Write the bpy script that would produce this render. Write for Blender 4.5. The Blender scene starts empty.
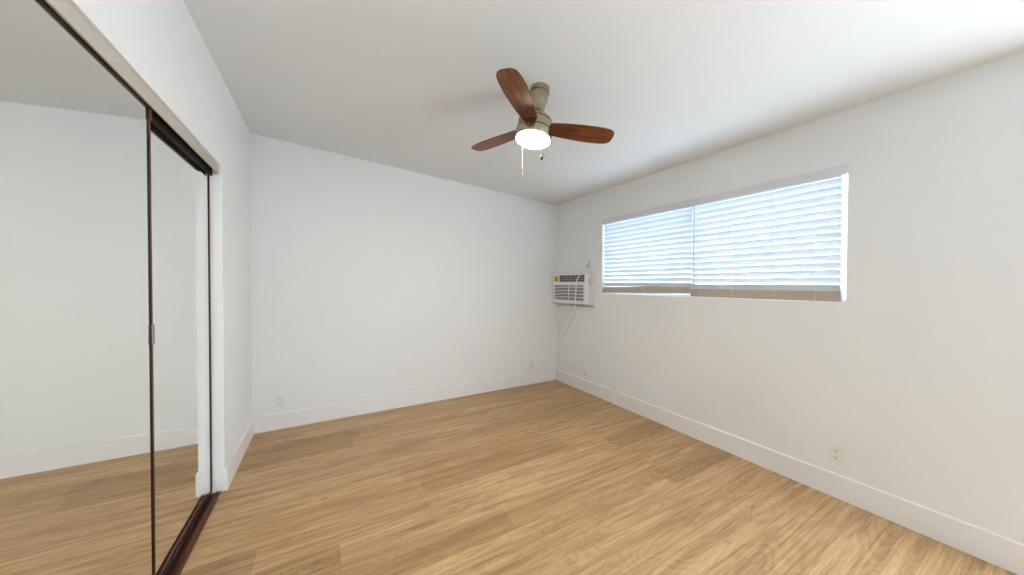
import bpy, bmesh, math, random
from mathutils import Vector, Matrix
random.seed(7)
S = bpy.context.scene
C = S.collection

# ------------------------------------------------------------------ camera
XL, XR, YB, YR = -0.5806, 2.8479, 3.7177, -2.05
ZL, ZR = 2.7021, 2.4646
SL = (ZR - ZL) / (XR - XL)
cd = bpy.data.cameras.new('camera'); cam = bpy.data.objects.new('camera', cd); C.objects.link(cam)
cd.lens = 11.496; cd.sensor_width = 36; cd.clip_start = 0.02
R3 = Matrix(((0.868915, 0.003952, -0.494945), (-0.49495, 0.013615, -0.868815), (0.003305, 0.999899, 0.013787)))
cam.matrix_world = Matrix.Translation((0, 0, 1.37)) @ R3.to_4x4()
S.camera = cam

# ------------------------------------------------------------------ daylight and exposure
w = bpy.data.worlds.new('daylight'); S.world = w; w.use_nodes = True
bg = w.node_tree.nodes['Background']
bg.inputs[0].default_value = (0.855, 0.945, 1.06, 1); bg.inputs[1].default_value = 5.5
S.view_settings.view_transform = 'Standard'; S.view_settings.look = 'None'
S.view_settings.gamma = 1; S.view_settings.use_curve_mapping = False
S.view_settings.exposure = 1.17
LENS_STRENGTH = 62.0

# ------------------------------------------------------------------ materials
def mat(name, col, rough=0.5, metal=0.0, **kw):
    m = bpy.data.materials.new(name); m.use_nodes = True
    b = m.node_tree.nodes['Principled BSDF']
    b.inputs['Base Color'].default_value = (*col, 1)
    b.inputs['Roughness'].default_value = rough
    b.inputs['Metallic'].default_value = metal
    for k, v in kw.items(): b.inputs[k.replace('_', ' ')].default_value = v
    return m
def bump(m, scale, strength, dist=0.002, detail=3):
    nt = m.node_tree; b = nt.nodes['Principled BSDF']
    tc = nt.nodes.new('ShaderNodeTexCoord'); n = nt.nodes.new('ShaderNodeTexNoise'); bp = nt.nodes.new('ShaderNodeBump')
    n.inputs['Scale'].default_value = scale; n.inputs['Detail'].default_value = detail
    bp.inputs['Strength'].default_value = strength; bp.inputs['Distance'].default_value = dist
    nt.links.new(tc.outputs['Object'], n.inputs['Vector']); nt.links.new(n.outputs['Fac'], bp.inputs['Height'])
    nt.links.new(bp.outputs['Normal'], b.inputs['Normal'])
    return m
M = {}
M['paint'] = bump(mat('wall_paint', (0.80, 0.80, 0.80), 0.6), 90, 0.12)
M['ceiling'] = bump(mat('ceiling_paint', (0.78, 0.78, 0.78), 0.7), 60, 0.15)
M['trim'] = mat('white_trim_paint', (0.82, 0.80, 0.80), 0.35)
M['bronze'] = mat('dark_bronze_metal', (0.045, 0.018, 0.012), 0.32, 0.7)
M['bronze_lit'] = mat('lit_bronze_metal', (0.13, 0.048, 0.024), 0.35, 0.6)  # lighter copy of the dark bronze, light painted into its colour
M['black'] = mat('black_channel', (0.012, 0.008, 0.008), 0.6)
M['fascia'] = mat('taupe_fascia', (0.50, 0.45, 0.39), 0.5)
M['mirror'] = mat('mirror_silver', (0.94, 0.95, 0.925), 0.0, 1.0)
M['steel'] = mat('brushed_steel', (0.55, 0.53, 0.5), 0.35, 1.0)
M['pull'] = mat('satin_grey_metal', (0.30, 0.28, 0.28), 0.45, 0.9)
M['nickel'] = bump(mat('brushed_nickel', (0.43, 0.37, 0.27), 0.24, 1.0), 200, 0.05)
M['seam'] = mat('dark_seam', (0.06, 0.035, 0.02), 0.5, 0.5)
M['plastic'] = mat('white_plastic', (0.80, 0.79, 0.77), 0.35)
M['outlet'] = mat('outlet_plastic', (0.80, 0.77, 0.74), 0.35)
M['slot'] = mat('outlet_slot_dark', (0.05, 0.045, 0.04), 0.7)
M['grille'] = mat('grille_lavender_grey', (0.42, 0.41, 0.46), 0.6)
M['recess'] = mat('grille_shadow_grey', (0.27, 0.26, 0.32), 0.7)
M['dark_grille'] = mat('vent_dark_grey', (0.07, 0.07, 0.085), 0.6)
M['yellow'] = mat('yellow_sticker', (0.75, 0.55, 0.08), 0.6)
M['ink'] = mat('sticker_ink', (0.08, 0.06, 0.03), 0.6)
M['beige'] = mat('beige_rail', (0.50, 0.43, 0.36), 0.5)
M['valance'] = mat('pale_grey_valance', (0.70, 0.69, 0.72), 0.45)
M['wand'] = mat('clear_grey_wand', (0.48, 0.50, 0.52), 0.3)
M['cord'] = mat('white_cord', (0.84, 0.82, 0.78), 0.5)
M['board'] = mat('painted_board', (0.78, 0.76, 0.74), 0.5)
M['brass'] = mat('brass_screw', (0.30, 0.20, 0.08), 0.35, 1.0)
M['alu'] = mat('window_white_frame', (0.82, 0.83, 0.84), 0.4)

def slat_material():
    m = bpy.data.materials.new('white_slat'); m.use_nodes = True; nt = m.node_tree; nt.nodes.clear()
    o = nt.nodes.new('ShaderNodeOutputMaterial'); mx = nt.nodes.new('ShaderNodeMixShader')
    d = nt.nodes.new('ShaderNodeBsdfPrincipled'); t = nt.nodes.new('ShaderNodeBsdfTranslucent')
    d.inputs['Base Color'].default_value = (0.82, 0.85, 0.88, 1); d.inputs['Roughness'].default_value = 0.4
    t.inputs['Color'].default_value = (0.80, 0.90, 0.95, 1)
    mx.inputs[0].default_value = 0.12
    nt.links.new(d.outputs[0], mx.inputs[1]); nt.links.new(t.outputs[0], mx.inputs[2]); nt.links.new(mx.outputs[0], o.inputs[0])
    return m
M['slat'] = slat_material()
def glass_material(name, tint):
    m = bpy.data.materials.new(name); m.use_nodes = True; nt = m.node_tree; nt.nodes.clear()
    o = nt.nodes.new('ShaderNodeOutputMaterial'); mx = nt.nodes.new('ShaderNodeMixShader')
    t = nt.nodes.new('ShaderNodeBsdfTransparent'); g = nt.nodes.new('ShaderNodeBsdfGlossy'); g.inputs['Roughness'].default_value = 0.02
    mx.inputs[0].default_value = 0.07; t.inputs[0].default_value = (*tint, 1)
    nt.links.new(t.outputs[0], mx.inputs[1]); nt.links.new(g.outputs[0], mx.inputs[2]); nt.links.new(mx.outputs[0], o.inputs[0])
    return m
M['glass'] = glass_material('added_door_glass', (0.95, 0.98, 0.97))
M['dimming_glass'] = glass_material('dimming_window_glass', (0.60, 0.655, 0.68))  # tint added to dim the daylight behind the blinds
def lens_material():
    m = bpy.data.materials.new('lit_frosted_lens'); m.use_nodes = True
    b = m.node_tree.nodes['Principled BSDF']
    b.inputs['Base Color'].default_value = (0.9, 0.88, 0.82, 1)
    b.inputs['Emission Color'].default_value = (1.0, 0.84, 0.62, 1); b.inputs['Emission Strength'].default_value = LENS_STRENGTH
    return m
M['lens'] = lens_material()

def N(nt, t, **kw):
    n = nt.nodes.new(t)
    for k, v in kw.items(): setattr(n, k, v)
    return n
def math_node(nt, op, a, b=None):
    n = N(nt, 'ShaderNodeMath', operation=op)
    for i, v in enumerate((a, b)):
        if v is None: continue
        if isinstance(v, (int, float)): n.inputs[i].default_value = v
        else: nt.links.new(v, n.inputs[i])
    return n.outputs[0]
def ramp(nt, fac, stops):
    r = N(nt, 'ShaderNodeValToRGB'); e = r.color_ramp.elements
    while len(e) < len(stops): e.new(0.5)
    for el, (p, c) in zip(e, stops): el.position = p; el.color = (*c, 1)
    nt.links.new(fac, r.inputs[0]); return r.outputs[0]
def mixc(nt, fac, a, b, blend='MIX'):
    n = N(nt, 'ShaderNodeMix', data_type='RGBA', blend_type=blend)
    if isinstance(fac, (int, float)): n.inputs[0].default_value = fac
    else: nt.links.new(fac, n.inputs[0])
    for i, v in ((6, a), (7, b)):
        if isinstance(v, tuple): n.inputs[i].default_value = (*v, 1)
        else: nt.links.new(v, n.inputs[i])
    return n.outputs[2]

PW, PL = 0.181, 1.22
def floor_material():
    m = bpy.data.materials.new('oak_vinyl_planks'); m.use_nodes = True; nt = m.node_tree; L = nt.links.new
    b = nt.nodes['Principled BSDF']
    tc = N(nt, 'ShaderNodeTexCoord'); sp = N(nt, 'ShaderNodeSeparateXYZ'); L(tc.outputs['Object'], sp.inputs[0])
    x, y = sp.outputs[0], sp.outputs[1]
    v = math_node(nt, 'DIVIDE', math_node(nt, 'ADD', y, 10.03), PW)
    row = math_node(nt, 'FLOOR', v); fv = math_node(nt, 'FRACT', v)
    wn = N(nt, 'ShaderNodeTexWhiteNoise', noise_dimensions='1D'); L(row, wn.inputs['W'])
    u = math_node(nt, 'ADD', math_node(nt, 'DIVIDE', math_node(nt, 'ADD', x, 10.0), PL), wn.outputs[0])
    colm = math_node(nt, 'FLOOR', u); fu = math_node(nt, 'FRACT', u)
    cb = N(nt, 'ShaderNodeCombineXYZ'); L(row, cb.inputs[0]); L(colm, cb.inputs[1])
    w2 = N(nt, 'ShaderNodeTexWhiteNoise', noise_dimensions='2D'); L(cb.outputs[0], w2.inputs['Vector'])
    r1 = w2.outputs['Value']
    # grain coordinates, shifted for each plank
    gc = N(nt, 'ShaderNodeCombineXYZ'); L(x, gc.inputs[0]); L(y, gc.inputs[1]); L(math_node(nt, 'ADD', math_node(nt, 'MULTIPLY', wn.outputs[0], 37.0), math_node(nt, 'MULTIPLY', r1, 0.35)), gc.inputs[2])
    def noise(sx, sy, detail, rough, dist=0.0, off=0.0):
        mp = N(nt, 'ShaderNodeMapping'); mp.inputs['Scale'].default_value = (sx, sy, 1); mp.inputs['Location'].default_value = (off, off, off); L(gc.outputs[0], mp.inputs[0])
        n = N(nt, 'ShaderNodeTexNoise'); n.inputs['Scale'].default_value = 1; n.inputs['Detail'].default_value = detail
        n.inputs['Roughness'].default_value = rough; n.inputs['Distortion'].default_value = dist
        L(mp.outputs[0], n.inputs[0]); return n.outputs['Fac']
    streak = noise(0.75, 15, 6, 0.68, 1.5)
    fine = noise(2.2, 110, 3, 0.6, 0.4, 3)
    patch = noise(1.5, 5.5, 2, 0.5, 0.9, 7)
    # cathedral rings: contour lines of a smooth stretched field
    fld = noise(1.2, 6.5, 1.5, 0.45, 0.5, 13)
    ring = math_node(nt, 'MULTIPLY', math_node(nt, 'ADD', math_node(nt, 'SINE', math_node(nt, 'MULTIPLY', fld, 110.0)), 1.0), 0.5)
    base = ramp(nt, streak, [(0.30, (0.17, 0.085, 0.030)), (0.41, (0.34, 0.200, 0.085)), (0.49, (0.54, 0.355, 0.175)), (0.62, (0.78, 0.57, 0.340))])
    c = mixc(nt, 0.30, base, ramp(nt, ring, [(0.0, (0.33, 0.19, 0.085)), (0.6, (0.66, 0.48, 0.28))]))
    c = mixc(nt, ramp(nt, patch, [(0.52, (0, 0, 0)), (0.72, (0.6, 0.6, 0.6))]), c, (0.36, 0.215, 0.095))
    c = mixc(nt, 0.35, c, ramp(nt, fine, [(0.35, (0.34, 0.20, 0.08)), (0.6, (0.66, 0.46, 0.24))]))
    tone = ramp(nt, r1, [(0.0, (0.74, 0.69, 0.62)), (0.12, (0.86, 0.84, 0.80)), (0.25, (0.97, 0.97, 0.97)), (1.0, (1.05, 1.05, 1.08))])
    c = mixc(nt, 1.0, c, tone, 'MULTIPLY')
    c = mixc(nt, 1.0, c, (0.90, 0.825, 0.755), 'MULTIPLY')
    # knots
    kv = N(nt, 'ShaderNodeTexVoronoi'); kv.inputs['Scale'].default_value = 1.0
    km = N(nt, 'ShaderNodeMapping'); km.inputs['Scale'].default_value = (2.6, 5.0, 1); L(gc.outputs[0], km.inputs[0]); L(km.outputs[0], kv.inputs['Vector'])
    kn = ramp(nt, kv.outputs['Distance'], [(0.03, (0.75, 0.75, 0.75)), (0.085, (0, 0, 0))])
    c = mixc(nt, kn, c, (0.20, 0.11, 0.05))
    # joints between planks
    d1 = math_node(nt, 'MULTIPLY', math_node(nt, 'MINIMUM', fv, math_node(nt, 'SUBTRACT', 1.0, fv)), PW)
    d2 = math_node(nt, 'MULTIPLY', math_node(nt, 'MINIMUM', fu, math_node(nt, 'SUBTRACT', 1.0, fu)), PL)
    dm = math_node(nt, 'MINIMUM', d1, d2)
    jn = math_node(nt, 'LESS_THAN', dm, 0.0012)
    c = mixc(nt, math_node(nt, 'MULTIPLY', jn, 0.25), c, (0.16, 0.09, 0.045))
    L(c, b.inputs['Base Color'])
    b.inputs['Roughness'].default_value = 0.42
    bp = N(nt, 'ShaderNodeBump'); bp.inputs['Strength'].default_value = 0.12; bp.inputs['Distance'].default_value = 0.002
    L(fine, bp.inputs['Height']); L(bp.outputs[0], b.inputs['Normal'])
    return m
M['floor'] = floor_material()

def blade_material():
    m = bpy.data.materials.new('walnut_blade'); m.use_nodes = True; nt = m.node_tree; L = nt.links.new
    b = nt.nodes['Principled BSDF']; tc = N(nt, 'ShaderNodeTexCoord')
    mp = N(nt, 'ShaderNodeMapping'); mp.inputs['Scale'].default_value = (5, 55, 5); L(tc.outputs['Object'], mp.inputs[0])
    n = N(nt, 'ShaderNodeTexNoise'); n.inputs['Scale'].default_value = 1; n.inputs['Detail'].default_value = 6; n.inputs['Distortion'].default_value = 0.8; L(mp.outputs[0], n.inputs[0])
    c = ramp(nt, n.outputs['Fac'], [(0.3, (0.035, 0.010, 0.004)), (0.5, (0.13, 0.034, 0.009)), (0.72, (0.26, 0.080, 0.018))])
    L(c, b.inputs['Base Color']); b.inputs['Roughness'].default_value = 0.33
    return m
M['blade'] = blade_material()

# ------------------------------------------------------------------ helpers
def obj(name, bm, m, parent=None, smooth=False, bevel=0.0, seg=2):
    me = bpy.data.meshes.new(name); bmesh.ops.recalc_face_normals(bm, faces=bm.faces); bm.to_mesh(me); bm.free()
    for k in (m if isinstance(m, (list, tuple)) else [m]): me.materials.append(M[k])
    o = bpy.data.objects.new(name, me); C.objects.link(o)
    if parent: o.parent = parent
    if smooth:
        for p in me.polygons: p.use_smooth = True
        sm = o.modifiers.new('edges', 'EDGE_SPLIT'); sm.split_angle = math.radians(35)
    if bevel:
        b = o.modifiers.new('bevel', 'BEVEL'); b.width = bevel; b.segments = seg; b.limit_method = 'ANGLE'
    return o
def bx(bm, x0, x1, y0, y1, z0, z1, mi=0):
    vs = [bm.verts.new(p) for p in ((x0, y0, z0), (x1, y0, z0), (x1, y1, z0), (x0, y1, z0), (x0, y0, z1), (x1, y0, z1), (x1, y1, z1), (x0, y1, z1))]
    for f in ((0, 3, 2, 1), (4, 5, 6, 7), (0, 1, 5, 4), (1, 2, 6, 5), (2, 3, 7, 6), (3, 0, 4, 7)):
        fc = bm.faces.new([vs[i] for i in f]); fc.material_index = mi
    return vs
def box(*a):
    bm = bmesh.new(); bx(bm, *a); return bm
def prism(bm, pts, vec, mi=0):
    v = Vector(vec); a = [bm.verts.new(p) for p in pts]; b = [bm.verts.new(Vector(p) + v) for p in pts]
    bm.faces.new(a).material_index = mi; bm.faces.new(b[::-1]).material_index = mi
    n = len(a)
    for i in range(n): bm.faces.new([a[i], b[i], b[(i + 1) % n], a[(i + 1) % n]]).material_index = mi
def lathe(bm, prof, n=48, center=(0, 0), cap=True):
    rings = []
    for r, z in prof:
        rings.append([bm.verts.new((center[0] + r * math.cos(2 * math.pi * i / n), center[1] + r * math.sin(2 * math.pi * i / n), z)) for i in range(n)])
    for a, b in zip(rings, rings[1:]):
        for i in range(n): bm.faces.new([a[i], a[(i + 1) % n], b[(i + 1) % n], b[i]])
    if cap: bm.faces.new(rings[0][::-1]); bm.faces.new(rings[-1])
def tube(bm, pts, r, n=10):
    pts = [Vector(p) for p in pts]; rings = []
    ref = Vector((0.13, 0.37, 0.92)).normalized()
    for i, p in enumerate(pts):
        t = (pts[min(i + 1, len(pts) - 1)] - pts[max(i - 1, 0)]).normalized()
        a = t.cross(ref)
        if a.length < 0.2: a = t.cross(Vector((1, 0, 0)))
        a.normalize(); b = t.cross(a)
        rr = r[i] if isinstance(r, (list, tuple)) else r
        rings.append([bm.verts.new(p + (a * math.cos(2 * math.pi * k / n) + b * math.sin(2 * math.pi * k / n)) * rr) for k in range(n)])
    for a, b in zip(rings, rings[1:]):
        for i in range(n): bm.faces.new([a[i], a[(i + 1) % n], b[(i + 1) % n], b[i]])
    bm.faces.new(rings[0][::-1]); bm.faces.new(rings[-1])
def smooth_path(pts, k=8):
    pts = [Vector(p) for p in pts]; out = []
    for i in range(len(pts) - 1):
        p0, p1, p2, p3 = pts[max(i - 1, 0)], pts[i], pts[i + 1], pts[min(i + 2, len(pts) - 1)]
        for j in range(k):
            t = j / k
            out.append(0.5 * ((2 * p1) + (p2 - p0) * t + (2 * p0 - 5 * p1 + 4 * p2 - p3) * t * t + (3 * p1 - p0 - 3 * p2 + p3) * t ** 3))
    out.append(pts[-1]); return out
def struct(name, bm, m, parent=None, **kw):
    o = obj(name, bm, m, parent, **kw)
    if not parent: o['kind'] = 'structure'
    return o
def thing(name, label, cat, loc=(0, 0, 0), rotz=0, group=None):
    o = bpy.data.objects.new(name, None); C.objects.link(o); o.empty_display_size = 0.05
    o.location = loc; o.rotation_euler = (0, 0, rotz); o['label'] = label; o['category'] = cat
    if group: o['group'] = group
    return o
def tag(o, label, cat, group=None):
    o['label'] = label; o['category'] = cat
    if group: o['group'] = group
    return o
def zc(x): return ZL + SL * (x - XL)

# ------------------------------------------------------------------ room shell
T = 0.13
YJ, Y0, ZH = 2.780, 0.46, 2.117          # closet opening: right jamb, left jamb, header
bm = bmesh.new(); bx(bm, XL - 0.9, XR + T, YR - T, YB + T, -0.1, 0.0)
struct('floor', bm, 'floor')
bm = bmesh.new()
prism(bm, [(XL - T, YR - T, zc(XL - T)), (XR + T, YR - T, zc(XR + T)), (XR + T, YR - T, zc(XR + T) + 0.12), (XL - T, YR - T, zc(XL - T) + 0.12)], (0, YB - YR + 2 * T, 0))
struct('ceiling', bm, 'ceiling')
bm = bmesh.new()
prism(bm, [(XL - T, YB, 0), (XR + T, YB, 0), (XR + T, YB, zc(XR + T)), (XL - T, YB, zc(XL - T))], (0, T, 0))
struct('wall_back', bm, 'paint')
# left wall with the closet opening
bm = bmesh.new()
bx(bm, XL - T, XL, YJ, YB, 0, ZL)
bx(bm, XL - T, XL, Y0, YJ, ZH, ZL)
bx(bm, XL - T, XL, YR, Y0, 0, ZL)
struct('wall_left', bm, 'paint')
# closet carcass behind the mirrors
bm = bmesh.new(); XC = XL - 0.85
bx(bm, XC - 0.05, XC, Y0 - 0.1, YJ + 0.1, 0, 2.3)
bx(bm, XC, XL - T, Y0 - 0.1, Y0, 0, 2.3); bx(bm, XC, XL - T, YJ, YJ + 0.1, 0, 2.3)
bx(bm, XC, XL - T, Y0, YJ, ZH, 2.3)
struct('wall_closet', bm, 'paint')
# right wall with the window opening
DY0, DY1, DZ = -1.90, -0.05, 2.20  # opening for the added daylight door
WY0, WY1, WZ0, WZ1 = 0.748, 2.846, 1.250, 2.127
bm = bmesh.new()
bx(bm, XR, XR + T, DY1, WY0, 0, ZR); bx(bm, XR, XR + T, DY0, DY1, DZ, ZR); bx(bm, XR, XR + T, YR, DY0, 0, ZR); bx(bm, XR, XR + T, WY1, YB, 0, ZR)
bx(bm, XR, XR + T, WY0, WY1, 0, WZ0); bx(bm, XR, XR + T, WY0, WY1, WZ1, ZR)
struct('wall_right', bm, 'paint')
# rear wall, closed
bm = bmesh.new()
prism(bm, [(XL - T, YR, 0), (XR + T, YR, 0), (XR + T, YR, zc(XR + T)), (XL - T, YR, zc(XL - T))], (0, -T, 0))
struct('wall_rear', bm, 'paint')
# added patio door in the right wall, unseen, put in to bring daylight
bm = bmesh.new(); f = 0.05; xx0, xx1 = XR + 0.03, XR + 0.09
bx(bm, xx0, xx1, DY0, DY0 + f, 0, DZ); bx(bm, xx0, xx1, DY1 - f, DY1, 0, DZ)
bx(bm, xx0, xx1, DY0 + f, DY1 - f, DZ - f, DZ); bx(bm, xx0, xx1, DY0 + f, DY1 - f, 0, 0.03)
ym = (DY0 + DY1) / 2; bx(bm, xx0, xx1, ym - 0.03, ym + 0.03, 0.03, DZ - f)
dr = struct('added_light_door', bm, 'trim')
bm = bmesh.new(); bx(bm, XR + 0.057, XR + 0.063, DY0 + f, ym - 0.03, 0.03, DZ - f); bx(bm, XR + 0.057, XR + 0.063, ym + 0.03, DY1 - f, 0.03, DZ - f)
struct('glass', bm, 'glass', dr)

# baseboards
BH, BT = 0.152, 0.013
def base_profile(side):
    return [(0, 0), (BT, 0), (BT, BH - 0.006), (BT - 0.006, BH), (0, BH)]
bm = bmesh.new(); prism(bm, [(XL, YB - a, z) for a, z in base_profile(0)], (XR - XL, 0, 0)); struct('baseboard_back', bm, 'trim')
bm = bmesh.new(); prism(bm, [(XR - a, DY1, z) for a, z in base_profile(0)], (0, YB - BT - DY1, 0)); struct('baseboard_right', bm, 'trim')
bm = bmesh.new(); prism(bm, [(XL + a, YJ, z) for a, z in base_profile(0)], (0, YB - BT - YJ, 0)); struct('baseboard_left', bm, 'trim')

# window unit set in the outer half of the wall
fx0, fx1, f = XR + 0.085, XR + T, 0.018
bm = bmesh.new()
bx(bm, fx0, fx1, WY0, WY0 + f, WZ0, WZ1); bx(bm, fx0, fx1, WY1 - f, WY1, WZ0, WZ1)
bx(bm, fx0, fx1, WY0 + f, WY1 - f, WZ0, WZ0 + f); bx(bm, fx0, fx1, WY0 + f, WY1 - f, WZ1 - f, WZ1)
wf = struct('window_1', bm, 'alu')
ym = (WY0 + WY1) / 2
struct('mullion', box(fx0, fx1, ym - 0.02, ym + 0.02, WZ0 + f, WZ1 - f), 'alu', wf)
bm = bmesh.new(); bx(bm, fx0 + 0.02, fx0 + 0.024, WY0 + f, ym - 0.02, WZ0 + f, WZ1 - f); struct('pane', bm, 'dimming_glass', wf)
bm = bmesh.new(); bx(bm, fx0 + 0.02, fx0 + 0.024, ym + 0.02, WY1 - f, WZ0 + f, WZ1 - f); struct('pane', bm, 'dimming_glass', wf)

# ------------------------------------------------------------------ blinds
SW, TILT = 0.050, math.radians(56)
def blind(label, y0, y1, zb0, zb1, cords, wand=None):
    t = thing('window_blind', label, 'blind', (XR + 0.036, (y0 + y1) / 2, 2.06), 0, 'horizontal blinds in the window')
    h = (y1 - y0) / 2
    obj('headrail', box(-0.026, 0.026, -h, h, -0.004, 0.060), 'slat', t, bevel=0.003)
    zbot = (zb0 + zb1) / 2 - 2.06
    bm = bmesh.new(); cs, sn = math.cos(TILT), math.sin(TILT)
    z = -0.028; PITCH = (z - (zbot + 0.088)) / 14
    for i in range(15):
        zz = z - i * PITCH
        # arched cross-section; room side edge up
        sec = []
        for s, off in [(-1, 0), (-0.5, 0.0022), (0, 0.003), (0.5, 0.0022), (1, 0), ]:
            sec.append((s * SW / 2, off))
        full = [(a, o + 0.0013) for a, o in sec] + [(a, o - 0.0013) for a, o in sec[::-1]]
        pts = [(a * cs + o * sn, -h + 0.002, zz - a * sn + o * cs) for a, o in full]
        prism(bm, pts, (0, 2 * h - 0.004, 0))
    obj('slats', bm, 'slat', t)
    # bottom rail and the slats gathered on it; the rail may hang at a slight slope
    def zr(y): return (zb0 + (zb1 - zb0) * (y + h) / (2 * h)) - 2.06
    def slab(bm, a, b, x=0.026):
        v = [bm.verts.new(p) for p in ((-x, -h, zr(-h) + a), (x, -h, zr(-h) + a), (x, h, zr(h) + a), (-x, h, zr(h) + a), (-x, -h, zr(-h) + b), (x, -h, zr(-h) + b), (x, h, zr(h) + b), (-x, h, zr(h) + b))]
        for q in ((0, 3, 2, 1), (4, 5, 6, 7), (0, 1, 5, 4), (1, 2, 6, 5), (2, 3, 7, 6), (3, 0, 4, 7)): bm.faces.new([v[i] for i in q])
    bm = bmesh.new(); slab(bm, 0, 0.018); obj('bottom_rail', bm, 'beige', t, bevel=0.002)
    bm = bmesh.new()
    for j in range(9): slab(bm, 0.0183 + j * 0.0054, 0.0235 + j * 0.0054, 0.025 - 0.0012 * (j % 2))
    obj('gathered_slats', bm, 'beige', t)
    for y in cords:
        bm = bmesh.new()
        for xx in (-0.0275, 0.0275): tube(bm, [(xx, y - (y0 + y1) / 2, 0.005), (xx, y - (y0 + y1) / 2, zr(y - (y0 + y1) / 2) + 0.004)], 0.0012, 6)
        obj('ladder_cord', bm, 'cord', t)
    if wand:
        bm = bmesh.new(); yw = wand - (y0 + y1) / 2
        tube(bm, [(-0.030, yw, -0.005), (-0.031, yw, -0.05), (-0.031, yw, zbot - 0.005)], [0.003, 0.0042, 0.0042], 8)
        obj('tilt_wand', bm, 'wand', t)
    return t
blind('white slatted blind covering the left part of the window, nearer the air conditioner', 1.767, 2.8435, 1.275, 1.262, (2.76, 2.28, 1.93))
blind('white slatted blind covering the wider right part of the window', 0.780, 1.765, 1.256, 1.256, (1.68, 1.42, 1.13, 0.90), 1.737)
va = obj('valance', box(XR - 0.006, XR + 0.007, WY0 + 0.001, WY1 - 0.001, 2.064, 2.126), 'valance', bevel=0.002)
tag(va, 'long pale grey valance board across the top of the window above both blinds', 'valance')

# ------------------------------------------------------------------ closet doors
def mirror_door(name, label, xf, y0, y1, z0, z1, pull):
    t = thing(name, label, 'mirror door', (xf, (y0 + y1) / 2, 0), 0, 'sliding mirror doors of the closet')
    h = (y1 - y0) / 2; d = 0.016; s = 0.014
    obj('mirror', box(-0.006, -0.001, -h + s, h - s, z0 + 0.02, z1 - 0.004), 'mirror', t)
    obj('backing', box(-0.012, -0.007, -h + s, h - s, z0 + 0.02, z1 - 0.004), 'black', t)
    for sg in (-1, 1):
        a, b = (h - s, h) if sg > 0 else (-h, -h + s)
        obj('stile', box(-d, 0.003, a, b, z0 + 0.02, z1), 'bronze', t, bevel=0.0015)
    obj('rail', box(-d, 0.002, -h, h, z0, z0 + 0.02), 'bronze', t, bevel=0.001)
    obj('rail', box(-d, 0.002, -h + s, h - s, z1 - 0.004, z1 + 0.020), 'black', t)
    if pull:
        p = obj('pull', box(-0.004, 0.007, h - 0.012, h + 0.004, 1.118, 1.200), 'pull', t, bevel=0.003)
        p['label'] = 'grey metal finger pull'
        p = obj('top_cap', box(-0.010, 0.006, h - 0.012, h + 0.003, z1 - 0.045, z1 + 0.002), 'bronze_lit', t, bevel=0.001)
    return t
mirror_door('mirrored_closet_door', 'large sliding mirror door nearest the camera with small metal finger pull', -0.606, Y0 + 0.005, 1.852, 0.014, 2.056, True)
mirror_door('mirrored_closet_door', 'sliding mirror door set further back, next to the white jamb', -0.644, 1.39, YJ - 0.004, 0.014, 2.056, False)
# floor track
t = thing('floor_track', 'dark bronze double floor track under the mirror doors', 'door track', (-0.635, (Y0 + YJ) / 2, 0))
h = (YJ - Y0) / 2 - 0.002
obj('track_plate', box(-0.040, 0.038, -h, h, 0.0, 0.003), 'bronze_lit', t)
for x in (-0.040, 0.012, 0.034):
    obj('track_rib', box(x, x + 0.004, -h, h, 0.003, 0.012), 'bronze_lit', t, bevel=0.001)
bm = bmesh.new(); lathe(bm, [(0.004, 0.003), (0.004, 0.005), (0.002, 0.006)], 10, (0.024, h - 0.09)); obj('screw', bm, 'steel', t)
# head track and fascia
t = thing('head_track', 'black overhead track above the mirror doors', 'door track', (-0.635, (Y0 + YJ) / 2, ZH))
obj('track_top', box(-0.05, 0.036, -h, h, -0.006, 0), 'black', t)
for x, zz in ((-0.05, -0.040), (0.004, -0.072), (0.034, -0.053)):
    obj('track_rib', box(x, x + 0.002, -h, h, zz, -0.006), 'black', t)
fa = obj('fascia', box(-0.5985, -0.591, Y0 + 0.003, 2.752, 2.061, 2.1165), 'fascia', bevel=0.001)
tag(fa, 'taupe fascia strip along the top of the closet opening', 'fascia')

# ------------------------------------------------------------------ ceiling fan
A = Vector((1.164, 1.697, zc(1.164)))
m_ax = Vector((-0.165, -0.01, -1)).normalized(); ez = -m_ax
ex = (Vector((1, 0, 0)) - ez * ez.x).normalized(); ey = ez.cross(ex)
fan = thing('ceiling_fan', 'three-blade brown wood ceiling fan with brushed nickel body and lit round lamp', 'ceiling fan')
fan.matrix_world = Matrix.Translation(A) @ Matrix((ex, ey, ez)).transposed().to_4x4()
bm = bmesh.new(); lathe(bm, [(0.058, 0.012), (0.060, -0.004), (0.060, -0.034), (0.057, -0.037), (0.0575, -0.040), (0.055, -0.085), (0.047, -0.112), (0.045, -0.13)])
obj('canopy', bm, 'nickel', fan, smooth=True)
bm = bmesh.new(); lathe(bm, [(0.0605, -0.034), (0.0605, -0.0365)]); obj('canopy_ring', bm, 'seam', fan)
bm = bmesh.new(); lathe(bm, [(0.045, -0.125), (0.048, -0.150), (0.062, -0.176), (0.085, -0.196), (0.100, -0.210), (0.106, -0.225), (0.108, -0.284)])
obj('motor_housing', bm, 'nickel', fan, smooth=True)
for rr, z0 in ((0.1065, -0.226), (0.1105, -0.281)):
    bm = bmesh.new(); lathe(bm, [(rr, z0), (rr, z0 - 0.004)]); obj('trim_ring', bm, 'seam', fan)
bm = bmesh.new(); lathe(bm, [(0.109, -0.284), (0.111, -0.289), (0.110, -0.330), (0.107, -0.336)])
lk = obj('light_kit', bm, 'nickel', fan, smooth=True)
bm = bmesh.new(); lathe(bm, [(0.1055, -0.332), (0.104, -0.338), (0.094, -0.345), (0.075, -0.351), (0.045, -0.355), (0.012, -0.356)])
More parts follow.
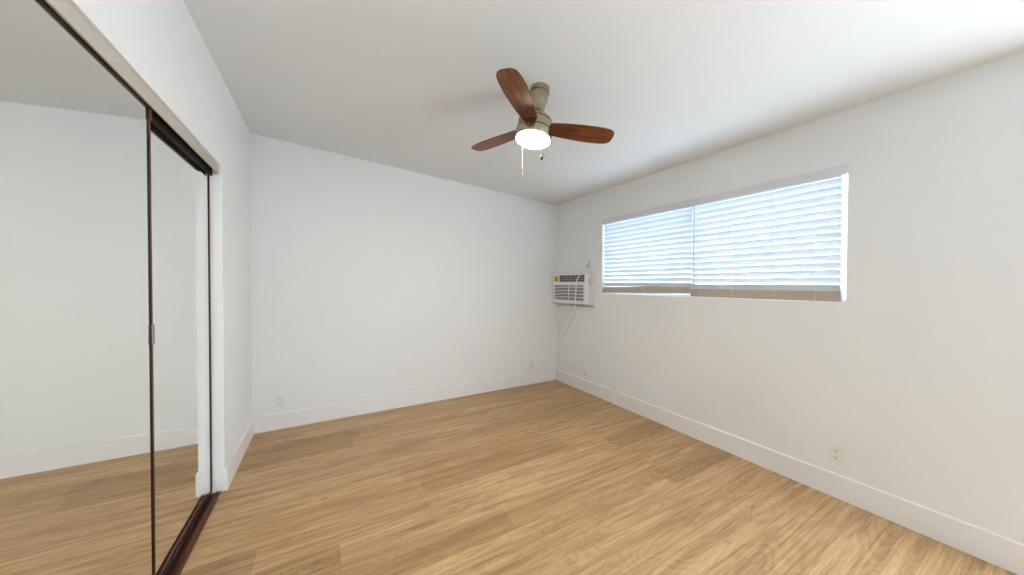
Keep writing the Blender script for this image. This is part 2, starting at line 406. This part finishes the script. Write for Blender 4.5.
ln = obj('lens', bm, 'lens', fan, smooth=True); ln['label'] = 'glowing frosted glass lamp lens'
for a in (-141, -21, 99, -70, 170):
    bm = bmesh.new(); r = math.radians(a)
    prf = 0.111; c = Vector((math.cos(r) * prf, math.sin(r) * prf, -0.298)); d = Vector((math.cos(r), math.sin(r), 0))
    tube(bm, [c - d * 0.003, c + d * 0.004], 0.0045, 10); obj('screw', bm, 'brass', fan)

def blade_mesh():
    # outline (r, half width towards -side, half width towards +side)
    prof = [(0.092, 0.047, 0.045), (0.12, 0.053, 0.050), (0.17, 0.060, 0.056), (0.23, 0.066, 0.061), (0.30, 0.070, 0.065), (0.36, 0.072, 0.066),
            (0.42, 0.070, 0.063), (0.455, 0.066, 0.058), (0.478, 0.058, 0.050), (0.492, 0.045, 0.038), (0.499, 0.026, 0.022)]
    bm = bmesh.new(); up, dn = [], []
    out = [(r, -a) for r, a, b in prof] + [(r, b) for r, a, b in prof[::-1]]
    th = 0.003
    prism(bm, [(r, y, -th) for r, y in out], (0, 0, 2 * th))
    return bm
def blade_mat(az, el, pitch):
    return Matrix.Translation((0, 0, -0.254)) @ Matrix.Rotation(math.radians(az), 4, 'Z') @ Matrix.Rotation(math.radians(-el), 4, 'Y') @ Matrix.Rotation(math.radians(pitch), 4, 'X')
for az, el, pit in ((-140, -1.5, 1), (-23.5, 3.5, -13), (114.5, -6, -14)):
    b = obj('blade', blade_mesh(), 'blade', fan, bevel=0.0015)
    b.matrix_local = blade_mat(az, el, pit)
    bm = bmesh.new(); bx(bm, 0.095, 0.135, -0.022, 0.022, 0.0032, 0.007); arm = obj('blade_bracket', bm, 'nickel', b, bevel=0.001)
inv = fan.matrix_world.inverted()
def chain(p, length, fob_r, kind):
    p = Vector(p); bm = bmesh.new()
    n = int(length / 0.006)
    tube(bm, [inv @ (p - Vector((0, 0, length * i / 10))) for i in range(11)], 0.0013, 6)
    ch = obj('pull_chain', bm, kind, fan)
    e = p - Vector((0, 0, length)); bm = bmesh.new()
    tube(bm, [inv @ (e + Vector((0, 0, dz))) for dz in (0.003, -0.004, -0.012, -0.022, -0.028, -0.031)], [0.002, fob_r * .6, fob_r, fob_r * .95, fob_r * .5, 0.001], 10)
    obj('fob', bm, 'seam' if kind == 'steel' else 'nickel', ch)
chain((1.095, 1.578, 2.270), 0.155, 0.0085, 'steel')
chain((1.024, 1.680, 2.275), 0.225, 0.006, 'cord')

# ------------------------------------------------------------------ wall air conditioner
ay0, ay1, az0, az1, ad = 3.025, 3.692, 1.108, 1.494, 0.080
bm = bmesh.new(); bx(bm, XR - 0.012, XR, 2.965, 3.712, 1.068, 1.104); bx(bm, XR - 0.012, XR, 2.965, 3.712, 1.497, 1.536); bx(bm, XR - 0.012, XR, 2.965, 3.022, 1.104, 1.497); bx(bm, XR - 0.012, XR, 3.695, 3.712, 1.104, 1.497)
bd = obj('mounting_frame', bm, 'board')
tag(bd, 'white painted board frame fixed to the wall around the air conditioner', 'frame')
ld = obj('ledge', box(XR - 0.040, XR - 0.012, 2.975, 3.690, 1.078, 1.090), 'beige', bevel=0.002)
tag(ld, 'thin beige support ledge under the air conditioner', 'ledge')
ac = thing('air_conditioner', 'white window air conditioner with yellow sticker built into the wall near the corner', 'air conditioner', (XR, (ay0 + ay1) / 2, az0))
W, Hh, D = (ay1 - ay0) / 2, az1 - az0, ad
# local: x towards the wall, front face at x = -D
obj('case', box(-D + 0.012, 0, -W, W, 0, Hh), 'plastic', ac, bevel=0.008)
bm = bmesh.new()   # front bezel with two openings (louvre outlet above, intake grille below)
F0, F1 = -D - 0.004, -D + 0.012
uz0, uz1, lz0, lz1 = Hh - 0.105, Hh - 0.022, 0.040, Hh - 0.140
uy0, uy1 = -W + 0.030, W - 0.135
bx(bm, F0, F1, -W, W, Hh - 0.022, Hh); bx(bm, F0, F1, -W, W, lz1, uz0); bx(bm, F0, F1, -W, W, 0, lz0)
bx(bm, F0, F1, -W, uy0, uz0, uz1); bx(bm, F0, F1, uy1, W, uz0, uz1)
bx(bm, F0, F1, -W, -W + 0.045, lz0, lz1); bx(bm, F0, F1, W - 0.022, W, lz0, lz1)
obj('front_panel', bm, 'plastic', ac)
obj('outlet_recess', box(-D + 0.008, -D + 0.0125, uy0, uy1, uz0, uz1), 'dark_grille', ac)
bm = bmesh.new()
for i in range(1, 3): bx(bm, -D, -D + 0.006, uy0, uy1, uz0 + i * 0.0277 - 0.003, uz0 + i * 0.0277 + 0.003)
for i in range(1, 9): yy = uy0 + (uy1 - uy0) * i / 9; bx(bm, -D + 0.001, -D + 0.007, yy - 0.0025, yy + 0.0025, uz0, uz1)
obj('louver', bm, 'grille', ac)
obj('intake_recess', box(-D + 0.009, -D + 0.0125, -W + 0.045, W - 0.022, lz0, lz1), 'recess', ac)
bm = bmesh.new(); ly0, ly1 = -W + 0.045, W - 0.022
for i in range(5):     # curved louvres dropping towards the far side
    zb = lz0 + 0.030 + i * 0.043
    pts = []
    for j in range(13):
        u = j / 12; yy = ly0 + (ly1 - ly0) * u
        zz = zb + 0.006 - 0.042 * max(0, u - 0.45) ** 1.6
        pts.append((yy, min(max(zz, lz0 + 0.004), lz1 - 0.012)))
    for (ya, za), (yb2, zb2) in zip(pts, pts[1:]):
        v = [(-D + 0.001, ya, za), (-D + 0.001, yb2, zb2), (-D + 0.001, yb2, zb2 + 0.011), (-D + 0.001, ya, za + 0.011)]
        prism(bm, v, (0.006, 0, 0))
bx(bm, -D, -D + 0.007, -0.004, 0.004, lz0, lz1)
obj('intake_grille', bm, 'plastic', ac)
st = obj('energy_sticker', box(-D - 0.0055, -D - 0.004, W - 0.128, W - 0.018, uz0 + 0.002, uz1 - 0.002), 'yellow', ac); st['label'] = 'yellow sticker with dark mark'
bm = bmesh.new()
for a, b2, c2, d2 in ((0.050, 0.095, 0.045, 0.058), (0.060, 0.082, 0.030, 0.045), (0.040, 0.105, 0.012, 0.020)): bx(bm, -D - 0.0064, -D - 0.0056, W - 0.128 + a - 0.02, W - 0.128 + b2 - 0.02, uz0 + c2, uz0 + d2)
obj('sticker_mark', bm, 'ink', st)
bm = bmesh.new()
for i in range(5): bx(bm, -D + 0.035 + i * 0.010, -D + 0.039 + i * 0.010, -W - 0.0012, -W + 0.001, Hh - 0.14, Hh - 0.06)
obj('side_vent', bm, 'grille', ac)
obj('bottom_lip', box(-D - 0.008, -D + 0.05, -W + 0.01, W - 0.01, -0.008, 0.0), 'beige', ac, bevel=0.003)
# power cord: over the front, down, a loop on the wall and back up behind the case
bm = bmesh.new()
xf = XR - ad - 0.010
tube(bm, smooth_path([(xf + 0.005, 3.135, 1.470), (xf - 0.003, 3.160, 1.440), (xf - 0.004, 3.185, 1.398), (xf - 0.004, 3.197, 1.300), (xf - 0.004, 3.204, 1.197), (xf - 0.008, 3.210, 1.105), (XR - 0.060, 3.250, 1.045),
     (XR - 0.022, 3.290, 0.990), (XR - 0.014, 3.305, 0.945), (XR - 0.010, 3.368, 0.896), (XR - 0.010, 3.419, 0.824), (XR - 0.010, 3.500, 0.695), (XR - 0.010, 3.600, 0.622), (XR - 0.010, 3.688, 0.610),
     (XR - 0.010, 3.678, 0.633), (XR - 0.010, 3.600, 0.715), (XR - 0.010, 3.552, 0.805), (XR - 0.010, 3.600, 0.900), (XR - 0.010, 3.655, 0.990), (XR - 0.022, 3.658, 1.060), (XR - 0.050, 3.655, 1.100)], 6), 0.0065, 8)
cdn = obj('power_cord', bm, 'cord', ac); cdn.matrix_parent_inverse = Matrix.Translation(-Vector(ac.location)); cdn['label'] = 'white looping power cord'
# bracket on the wall above the unit
bm = bmesh.new()
tube(bm, smooth_path([(XR - 0.001, 3.095, 1.640), (XR - 0.016, 3.095, 1.642), (XR - 0.018, 3.095, 1.615), (XR - 0.018, 3.090, 1.578), (XR - 0.018, 3.068, 1.566), (XR - 0.018, 3.046, 1.578), (XR - 0.018, 3.042, 1.612), (XR - 0.016, 3.042, 1.640), (XR - 0.001, 3.042, 1.638)], 5), 0.0055, 8)
hk = obj('wall_hook', bm, 'steel', smooth=True); tag(hk, 'small U-shaped grey metal hook on the wall above the air conditioner', 'hook')

# ------------------------------------------------------------------ outlets
def outlet(label, loc, rz):
    t = thing('wall_outlet', label, 'outlet', loc, rz, 'duplex wall outlets')   # local -y faces the room
    obj('cover_plate', box(-0.039, 0.039, -0.006, 0, -0.063, 0.063), 'outlet', t, bevel=0.003)
    for s in (-1, 1):
        zc0 = s * 0.0215
        bm = bmesh.new(); pts = []
        for k in range(24):
            a = 2 * math.pi * k / 24; x = 0.0185 * math.cos(a); z = max(-0.0145, min(0.0145, 0.0185 * math.sin(a)))
            pts.append((x, -0.0085, zc0 + z))
        prism(bm, pts, (0, 0.0035, 0)); r = obj('receptacle', bm, 'outlet', t)
        bm = bmesh.new(); bx(bm, -0.0085, -0.0055, -0.0089, -0.0084, zc0 - 0.001, zc0 + 0.009); bx(bm, 0.0055, 0.0085, -0.0089, -0.0084, zc0, zc0 + 0.008)
        tube(bm, [(0, -0.0089, zc0 - 0.0075), (0, -0.0084, zc0 - 0.0075)], 0.0032, 10)
        obj('socket_holes', bm, 'slot', r)
    bm = bmesh.new(); tube(bm, [(0, -0.0078, 0), (0, -0.005, 0)], 0.003, 10); obj('screw', bm, 'steel', t)
    return t
outlet('white duplex outlet low on the back wall at its left end', (-0.371, YB, 0.262), 0)
outlet('white duplex outlet low on the back wall, near the corner under the air conditioner', (2.436, YB, 0.262), 0)
outlet('duplex outlet low on the right wall, right of the window', (XR, 0.780, 0.277), -math.pi / 2)
jk = thing('cable_jack', 'small round cable jack low on the right wall near the corner', 'jack', (XR, 3.125, 0.236), -math.pi / 2)
bm = bmesh.new(); tube(bm, [(0, 0, 0), (0, -0.004, 0), (0, -0.006, 0)], [0.034, 0.034, 0.028], 24); obj('cover_disc', bm, 'outlet', jk)
bm = bmesh.new(); tube(bm, [(0, -0.005, 0), (0, -0.020, 0)], 0.010, 12); obj('connector', bm, 'steel', jk)
